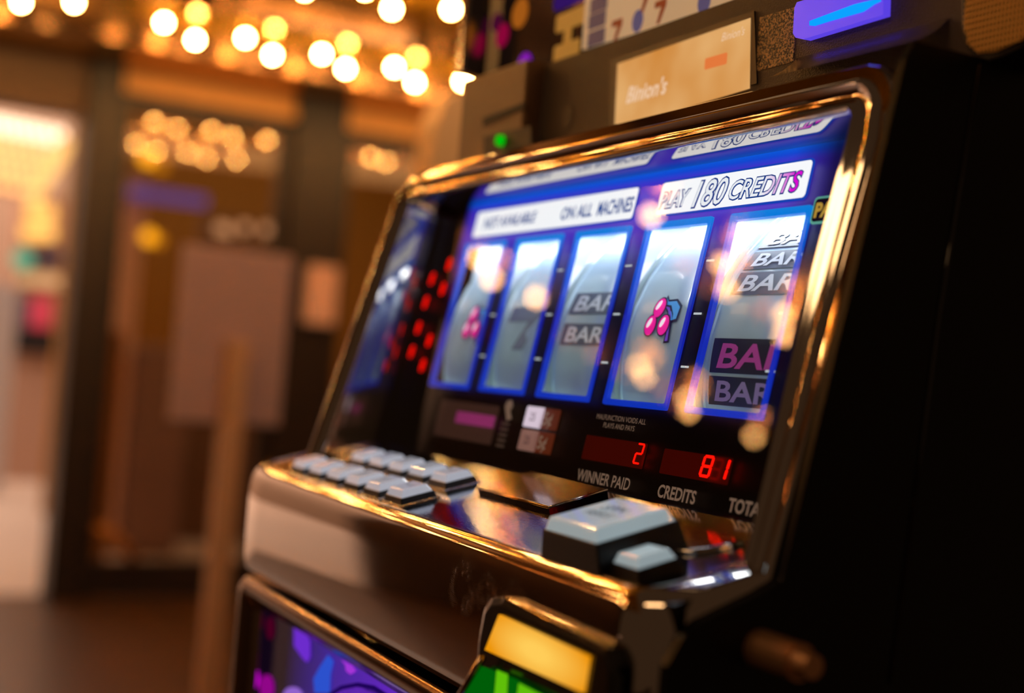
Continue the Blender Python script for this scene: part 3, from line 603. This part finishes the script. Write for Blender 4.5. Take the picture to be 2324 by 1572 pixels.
text('lettering', 'REELS', .0070, Dp, .2810, -.0720, .0192, MATS['legend_ink'], frb, 'CENTER', shear=.2)
sb = frust('bet_button', .3070, .3290, .0620, .0845, .0003, .0060, .0014, blackpl, SM, .0006)
frust('button_cap', .3088, .3272, .0638, .0828, .0055, .0100, .0022, capb, sb, .0008)
tube('deck_trim', [D(.288, .045, .001), D(.296, .0475, .001), D(.304, .0485, .001), D(.311, .0470, .001), D(.3155, .0415, .001), D(.3180, .034, .001), D(.319, .026, .001)], .0017, chrome_smooth, SM)
pl = plate('card_plate', [(.1005, -.0035), (.184, -.0060), (.187, -.0425), (.104, -.0400)], Dp, .0004, .0032, blackgl, SM)
tube('plate_edge', [D(.1035, .0402, .0032), D(.187, .0428, .0032)], .0008, mat('gold_edge', (230,170,90), .2, 1), pl)
tube('plate_edge', [D(.187, .0428, .0032), D(.184, .0060, .0032)], .0007, chrome, pl)

# ---- belly: framed lower glass
YB = -.095
def Bp(x, z, o=0.0): return Vector((x, YB-o, z))+Z
out_ = rrect(XL+.004, .352, -.55, -.1435, .010, 5); inn = rrect(XL+.024, .320, -.52, -.1610, .006, 5)
n = len(out_)
A = [Bp(x, z, -.02) for x, z in out_]; B1 = [Bp(x, z, -.002) for x, z in out_]
mid0 = [(ox*.8+ix*.2, oz*.8+iz*.2) for (ox, oz), (ix, iz) in zip(out_, inn)]; mid1 = [(ox*.5+ix*.5, oz*.5+iz*.5) for (ox, oz), (ix, iz) in zip(out_, inn)]
grid('belly_frame', [A, B1, [Bp(x, z, .003) for x, z in mid0], [Bp(x, z, .002) for x, z in mid1], [Bp(x, z, -.004) for x, z in inn], [Bp(x, z, -.014) for x, z in inn]], bronze, SM, closed=True)
bg = bpy.data.materials.new('belly_artwork'); bg.use_nodes = True; nt = bg.node_tree; b = nt.nodes['Principled BSDF']; b.inputs['Base Color'].default_value = (.004, .002, .01, 1); b.inputs['Roughness'].default_value = .12
tc = nt.nodes.new('ShaderNodeTexCoord'); sx = nt.nodes.new('ShaderNodeSeparateXYZ'); mr = nt.nodes.new('ShaderNodeMapRange'); mr.inputs['From Min'].default_value = -.12; mr.inputs['From Max'].default_value = .10
cr = nt.nodes.new('ShaderNodeValToRGB'); nt.links.new(tc.outputs['Object'], sx.inputs[0]); nt.links.new(sx.outputs[0], mr.inputs[0]); nt.links.new(mr.outputs[0], cr.inputs[0])
cr.color_ramp.elements[0].color = (*lin((12,4,20)), 1); cr.color_ramp.elements[0].position = .15; cr.color_ramp.elements[1].color = (*lin((96,34,190)), 1)
e = cr.color_ramp.elements.new(.5); e.color = (*lin((52,26,140)), 1); nt.links.new(cr.outputs[0], b.inputs['Emission Color']); b.inputs['Emission Strength'].default_value = 1
by = -.0835
box('belly_backing', (XL+.02, -.075, ZC-.54), (.335, -.065, ZC-.15), black, SM)
bgl = box('belly_glass', (XL+.018, by, ZC-.53), (.325, by+.004, ZC-.155), bg, SM)
def Bq(x, z, o=0.0): return Vector((x, by-.0004-o, z))+Z
def bart(pts, col, es, nm):
    q = [at(1, by-.0006, *p) for p in pts]; plate(nm, [(p.x, p.z) for p in q], Bq, .0002, .0003, emat('art_%d_%d_%d' % col, col, es), bgl)
def pe(cx, cy, a, b_, rot=0): return ell(cx, cy, a, b_, 16, rot)
bart([(668,1420),(690,1425),(704,1455),(704,1490),(697,1503),(685,1490),(668,1465)], (120,50,225), .8, 'seven_art')
bart([(745,1485),(757,1500),(750,1530),(748,1572),(715,1572),(712,1540),(725,1515)], (50,90,225), .8, 'bell_art')
bart([(775,1497),(800,1510),(808,1522),(796,1530),(786,1522),(784,1508)], (180,60,235), .8, 'number_art')
bart(pe(571,1538,17,30), (220,0,225), .9, 'cherry_art'); bart(pe(606,1560,16,30), (180,10,170), .6, 'cherry_art')
bart(pe(588,1405,9,26), (90,0,40), .6, 'bar_art'); bart(pe(614,1425,9,26), (90,0,40), .6, 'bar_art')
bart(pe(665,1578,22,20), (160,110,225), .8, 'coin_art')
bart(pe(812,1640,98,92), (40,8,110), .6, 'medallion_art'); bart(pe(812,1648,92,90), (120,50,215), .8, 'medallion_art'); bart(pe(812,1655,70,80), (190,170,235), .9, 'medallion_art')

# ---- bill acceptor on the nose
def Ap(x, z, o=0.0): return Vector((x, -.107-o, z))+Z
so = [(.2275, -.30), (.3410, -.30), (.3410, -.094), (.336, -.0875), (.248, -.0845), (.237, -.0870), (.2310, -.0930), (.2280, -.107)]
ba = prism('bill_acceptor', [Ap(x, z, -.03) for x, z in so], Vector((0, -.030, 0)), mat('acceptor_black', (20,17,16), .22, 0, coat=.6), SM, bevel=.004)
yc = [at(1, -.1075, *p) for p in ((1136,1394),(1340,1489),(1326,1572),(1104,1474))]
yq = [(p.x, p.z) for p in yc]
ye = bpy.data.materials.new('amber_window'); ye.use_nodes = True; nt = ye.node_tree; nt.nodes.clear(); oo = nt.nodes.new('ShaderNodeOutputMaterial'); ee = nt.nodes.new('ShaderNodeEmission'); nt.links.new(ee.outputs[0], oo.inputs[0])
tc = nt.nodes.new('ShaderNodeTexCoord'); mpp = nt.nodes.new('ShaderNodeMapping'); ce = sum((p.x for p in yc))/4; cz = sum((p.z for p in yc))/4+ZC
mpp.inputs['Location'].default_value = (-ce*22, 0, -cz*75); mpp.inputs['Scale'].default_value = (22, 0, 75); gr = nt.nodes.new('ShaderNodeTexGradient'); gr.gradient_type = 'SPHERICAL'
nt.links.new(tc.outputs['Object'], mpp.inputs[0]); nt.links.new(mpp.outputs[0], gr.inputs[0]); cr = nt.nodes.new('ShaderNodeValToRGB'); nt.links.new(gr.outputs['Fac'], cr.inputs[0]); nt.links.new(cr.outputs[0], ee.inputs[0])
cr.color_ramp.elements[0].color = (*lin((238,150,10)), 1); cr.color_ramp.elements[1].color = (*lin((255,204,88)), 1); cr.color_ramp.elements[1].position = .8
wn = plate('lit_window', yq, Ap, .0002, .0012, ye, ba)
g1 = [at(1, -.109, *p) for p in ((1098,1512),(1170,1540),(1260,1590),(1240,1700),(1020,1640),(1052,1572))]
gp = plate('entry_light', [(p.x, p.z) for p in g1], Ap, .002, .0012, emat('green_dark', (0,92,8), 1), ba)
for q, nm in (([(1128,1520),(1152,1530),(1146,1640),(1118,1630)], 'green_bar'), ([(1178,1550),(1235,1580),(1215,1690),(1165,1640)], 'green_bar')):
    g2 = [at(1, -.1105, *p) for p in q]; plate(nm, [(p.x, p.z) for p in g2], Ap, .0033, .0004, emat('green_lit', (96,190,10), 1), gp)
tube('entry_rail', [at(1, -.112, 1095, 1492)+Z, at(1, -.116, 1030, 1600)+Z], .0016, bronze, ba)

# ---- upper cabinet
upx0, upx1, upz0, upz1 = -.140, XR-.001, .160, .50
uc = box('upper_cabinet', (upx0-.02, .062, ZC+.150), (upx1, .50, ZC+upz1), black, SM)
def upl(px, py, o=0.0): p = at(1, .045-o, px, py); return (p.x, p.z)
box('upper_fascia', (-.0285, .0445, ZC+.150), (upx1, .048, ZC+.2235), brownpl, SM, bevel=.0006)
box('fascia_post', (.335, .0446, ZC+.150), (upx1, .048, ZC+upz1), brownpl, SM, bevel=.0006)
lg = [(.0442, .1815), (.0405, .1775), (.0360, .1738), (.0300, .1700), (.0220, .1665)]
grid('chrome_ledge', [[Vector((x, y, z))+Z for x in (.235, .26, .29, .318, XR-.022)] for y, z in lg], chrome, SM)
sc_ = plate('player_screen', [upl(1390,136), upl(1716,26), upl(1722,190), upl(1384,290)], U, .0002, .0012, mat('screen_bezel', (8,6,10), .3), SM)
scm = bpy.data.materials.new('screen_glow'); scm.use_nodes = True; nt = scm.node_tree; nt.nodes.clear(); oo = nt.nodes.new('ShaderNodeOutputMaterial'); ee = nt.nodes.new('ShaderNodeEmission'); nt.links.new(ee.outputs[0], oo.inputs[0])
tc = nt.nodes.new('ShaderNodeTexCoord'); ns = nt.nodes.new('ShaderNodeTexNoise'); ns.inputs['Scale'].default_value = 18; cr = nt.nodes.new('ShaderNodeValToRGB'); nt.links.new(tc.outputs['Object'], ns.inputs[0]); nt.links.new(ns.outputs['Fac'], cr.inputs[0]); nt.links.new(cr.outputs[0], ee.inputs[0])
cr.color_ramp.elements[0].position = .35; cr.color_ramp.elements[0].color = (*lin((206,134,58)), 1); cr.color_ramp.elements[1].position = .65; cr.color_ramp.elements[1].color = (*lin((226,172,108)), 1)
plate('screen_face', [upl(1407,146), upl(1709,42), upl(1707,202), upl(1400,294)], U, .0015, .0003, scm, sc_)
def UL(x, v, o=0.0): return U(x, v, o)
text('screen_lettering', "Binion's", .0135, UL, upl(1425,240)[0], upl(1425,236)[1], .0019, emat('screen_white', (236,196,160), 1), sc_, shear=.3, sx=1.0, bold=.0004)
text('screen_lettering', "Binion's", .0065, UL, upl(1642,96)[0], upl(1642,96)[1], .0019, MATS['screen_white'], sc_, shear=.3)
plate('screen_button', rrect(upl(1605,160)[0], upl(1655,150)[0], upl(1605,160)[1], upl(1605,135)[1], .001), UL, .0018, .0002, emat('screen_orange', (226,120,60), 1), sc_)
spk_m = mat('painted_glint', (200,150,80), .4, 0, bump=1.5, bscale=1400); nt = spk_m.node_tree  # glints painted as bright specks in the base colour
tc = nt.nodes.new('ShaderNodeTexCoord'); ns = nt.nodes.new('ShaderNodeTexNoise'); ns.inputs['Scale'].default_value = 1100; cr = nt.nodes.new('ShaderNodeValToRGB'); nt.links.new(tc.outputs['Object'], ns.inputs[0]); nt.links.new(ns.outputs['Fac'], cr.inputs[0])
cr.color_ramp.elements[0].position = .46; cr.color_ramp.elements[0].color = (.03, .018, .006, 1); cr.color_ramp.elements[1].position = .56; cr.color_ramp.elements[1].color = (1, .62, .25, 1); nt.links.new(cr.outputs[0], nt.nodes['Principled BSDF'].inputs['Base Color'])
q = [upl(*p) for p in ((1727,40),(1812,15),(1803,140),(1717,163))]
plate('glint_patch', q, U, .0002, .0006, spk_m, SM)  # reflected light on the fascia, built as a speckled gold patch
# lit ticket slot
q = [(.2349, .2060), (.2365, .2085), (.290, .2080), (.2975, .2060), (.2985, .1895), (.2440, .1885), (.2375, .1905), (.2352, .1930)]
vio = mat('slot_violet', (80,60,210), .25, 0, emit=(88,64,224), es=1.0)
tk = plate('ticket_slot', q, U, .0004, .0045, vio, SM)
q = [upl(*p, .005) for p in ((1838,48),(1838,58),(1850,59),(1885,48),(1960,27),(1985,10),(2000,3),(1998,-4),(1940,10))]
plate('slot_opening', q, U, .0050, .0004, emat('slot_cyan', (10,150,240), 1.2), tk)
for hx in (.2629, .2700): cyl('vent_hole', U(hx, .1795, .0012), U(hx, .1795, -.002), .0016, .0016, mat('hole_black', (2,2,2), .9), SM, 14)
# loyalty card reader, left
cr_ = box('card_reader', (-.134, .0335, ZC+.150), (-.034, .050, ZC+.2265), mat('reader_plastic', (150,110,70), .45, bump=.5, bscale=700), SM, bevel=.002)
q = [at(1, .033, *p) for p in ((1096,268),(1190,232),(1190,246),(1096,286))]
prism('card_slot', [Vector((p.x, .0333, p.z))+Z for p in q], Vector((0, -.0006, 0)), mat('slot_black', (3,3,4), .6), cr_)
q = [at(1, .033, *p) for p in ((1098,310),(1205,285),(1208,330),(1098,360))]
prism('reader_recess', [Vector((p.x, .0333, p.z))+Z for p in q], Vector((0, -.0006, 0)), mat('recess_brown', (48,32,20), .5), cr_)
p = at(1, .030, 1132, 318)+Z
ld = cyl('status_light', p+Vector((0, .004, 0)), p-Vector((0, .001, 0)), .0042, .0036, emat('green_led', (0,190,10), 1.0), cr_, 16)
cyl('lock_plate', U(.0077, .1828, .0010), U(.0077, .1828, -.001), .008, .008, mat('lock_brown', (54,40,28), .5), SM, 20)
# upper glass with pay table
ug = box('upper_glass', (-.115, .052, ZC+.222), (upx1-.02, .056, ZC+upz1-.02), mat('upper_art', (26,8,40), .12, coat=1), SM)
prism('glass_edge', [Vector((-.142, .030, .232))+Z, Vector((-.142, .050, .232))+Z, Vector((-.142, .050, .5))+Z, Vector((-.142, .030, .5))+Z], Vector((.012, 0, 0)), chrome, SM, bevel=.002)
def Up2(x, z, o=0.0): return Vector((x, .052-o, z))+Z
def u2(px, py): p = at(1, .0515, px, py); return (p.x, p.z)
pay = plate('pay_table', [u2(1322,113), u2(1690,0), (u2(1690,0)[0]+.01, .33), (u2(1322,113)[0]-.003, .33)], Up2, .0002, .0008, mat('table_cream', (224,200,168), .5, emit=(200,168,130), es=.5), SM)
ik = mat('ink_violet', (90,76,120), .5, emit=(90,76,100), es=.3); rd = mat('ink_red', (150,50,20), .5, emit=(140,50,20), es=.4); bb = mat('ink_blue', (70,80,150), .5, emit=(70,80,140), es=.4)
for i, (px, py) in enumerate(((1354,84), (1356,45), (1360,8))):
    x, z = u2(px, py); plate('symbol_bar', rrect(x-.010, x+.011, z-.0055, z+.0045, .001), Up2, .001, .0003, ik, pay)
for px, py in ((1401,70), (1500,27), (1463,3)):
    x, z = u2(px, py); plate('seven_art', [(x-.006, z+.007), (x+.006, z+.007), (x+.006, z+.003), (x, z-.007), (x-.003, z-.007), (x+.001, z+.003), (x-.006, z+.003)], Up2, .001, .0003, rd, pay)
for px, py in ((1449,48), (1600,5)):
    x, z = u2(px, py); plate('ball_art', ell(x, z, .006, .007), Up2, .001, .0003, bb, pay)
vi2 = emat('violet_band', (70,30,130), .5)
x, z = u2(1255, 20); plate('violet_art', rrect(-.0360, .018, .262, .330, .004), Up2, .0002, .0004, vi2, ug)
plate('gold_art', rrect(-.030, .008, .246, .258, .002), Up2, .0006, .0004, mat('gold_print', (190,140,60), .4, emit=(180,130,50), es=.4), ug)
plate('gold_art', rrect(-.018, -.008, .236, .246, .001), Up2, .0006, .0004, MATS['gold_print'], ug)
plate('gold_art', rrect(-.030, .004, .226, .237, .002), Up2, .0006, .0004, MATS['gold_print'], ug)
for (px, py, r_, c_, e_) in ((1190, 148, .010, (150,30,200), .7), (1140, 80, .010, (170,10,70), .6), (1180, 30, .012, (200,110,30), .6), (1127, 50, .008, (90,10,60), .5)):
    x, z = u2(px, py); plate('lit_art', ell(x, z, r_, r_*.9), Up2, .0004, .0003, emat('lit_art_%d_%d_%d' % c_, c_, e_), ug)
# speaker pod with grille
spx = .041
def Sp(px, py, y=spx): p = at(1, y, px, py); return p+Z
so = [Sp(2182, -60), Sp(2182, 40), Sp(2184, 80), Sp(2194, 112), Sp(2212, 132), Sp(2240, 140), Sp(2275, 128), Sp(2345, 95), Sp(2440, 55), Sp(2440, -60)]
sk = prism('speaker', so, Vector((0, .03, 0)), mat('speaker_shell', (34,26,20), .5), SM, bevel=.0012)
gm_ = mat('grille_gold', (250,190,100), .45, .2)
gb = [Sp(2190, -50, spx-.0006), Sp(2191, 60, spx-.0006), Sp(2200, 100, spx-.0006), Sp(2222, 121, spx-.0006), Sp(2262, 118, spx-.0006), Sp(2335, 85, spx-.0006), Sp(2420, 45, spx-.0006), Sp(2420, -50, spx-.0006)]
prism('grille_backing', gb, Vector((0, .0004, 0)), mat('grille_dark', (30,18,8), .6), sk)
def zlow(x):
    lp = gb
    for a_, b_ in zip(lp[1:-2], lp[2:-1]):
        if a_.x <= x <= b_.x: return a_.z+(b_.z-a_.z)*(x-a_.x)/(b_.x-a_.x)
    return lp[1].z
gx0, gx1 = gb[1].x, gb[-2].x; nv = 26; vs, fs = [], []
def addb(x0, x1, z0, z1, y0, y1):
    n0 = len(vs); vs.extend([Vector((x, y, z)) for x in (x0, x1) for y in (y0, y1) for z in (z0, z1)])
    fs.extend([tuple(n0+i for i in f) for f in ((0,1,3,2), (4,6,7,5), (0,4,5,1), (2,3,7,6), (0,2,6,4), (1,5,7,3))])
for i in range(nv):
    x = gx0+(gx1-gx0)*(i+.5)/nv; addb(x-.00045, x+.00045, zlow(x), gb[0].z, spx-.0016, spx-.001)
zz = min(p.z for p in gb)
while zz < gb[0].z:
    xsn = [gx0+(gx1-gx0)*j/60 for j in range(61)]; ok = [x for x in xsn if zlow(x) < zz]
    if ok: addb(min(ok), max(ok), zz-.00045, zz+.00045, spx-.0018, spx-.0014)
    zz += .0026
gr_ = mesh('speaker_grille', vs, fs, gm_, sk); gr_['kind'] = 'stuff'
# lock on the side
lp = at(0, .395, 1860, 1518)+Z
lk = cyl('side_lock', Vector((XR+.003, lp.y, lp.z)), Vector((.385, lp.y, lp.z)), .0075, .0070, mat('brass_lock', (226,170,124), .35, .8), SM, 20)
cyl('lock_barrel', Vector((.385, lp.y, lp.z)), Vector((.392, lp.y, lp.z)), .0058, .0045, MATS['brass_lock'], lk, 20)
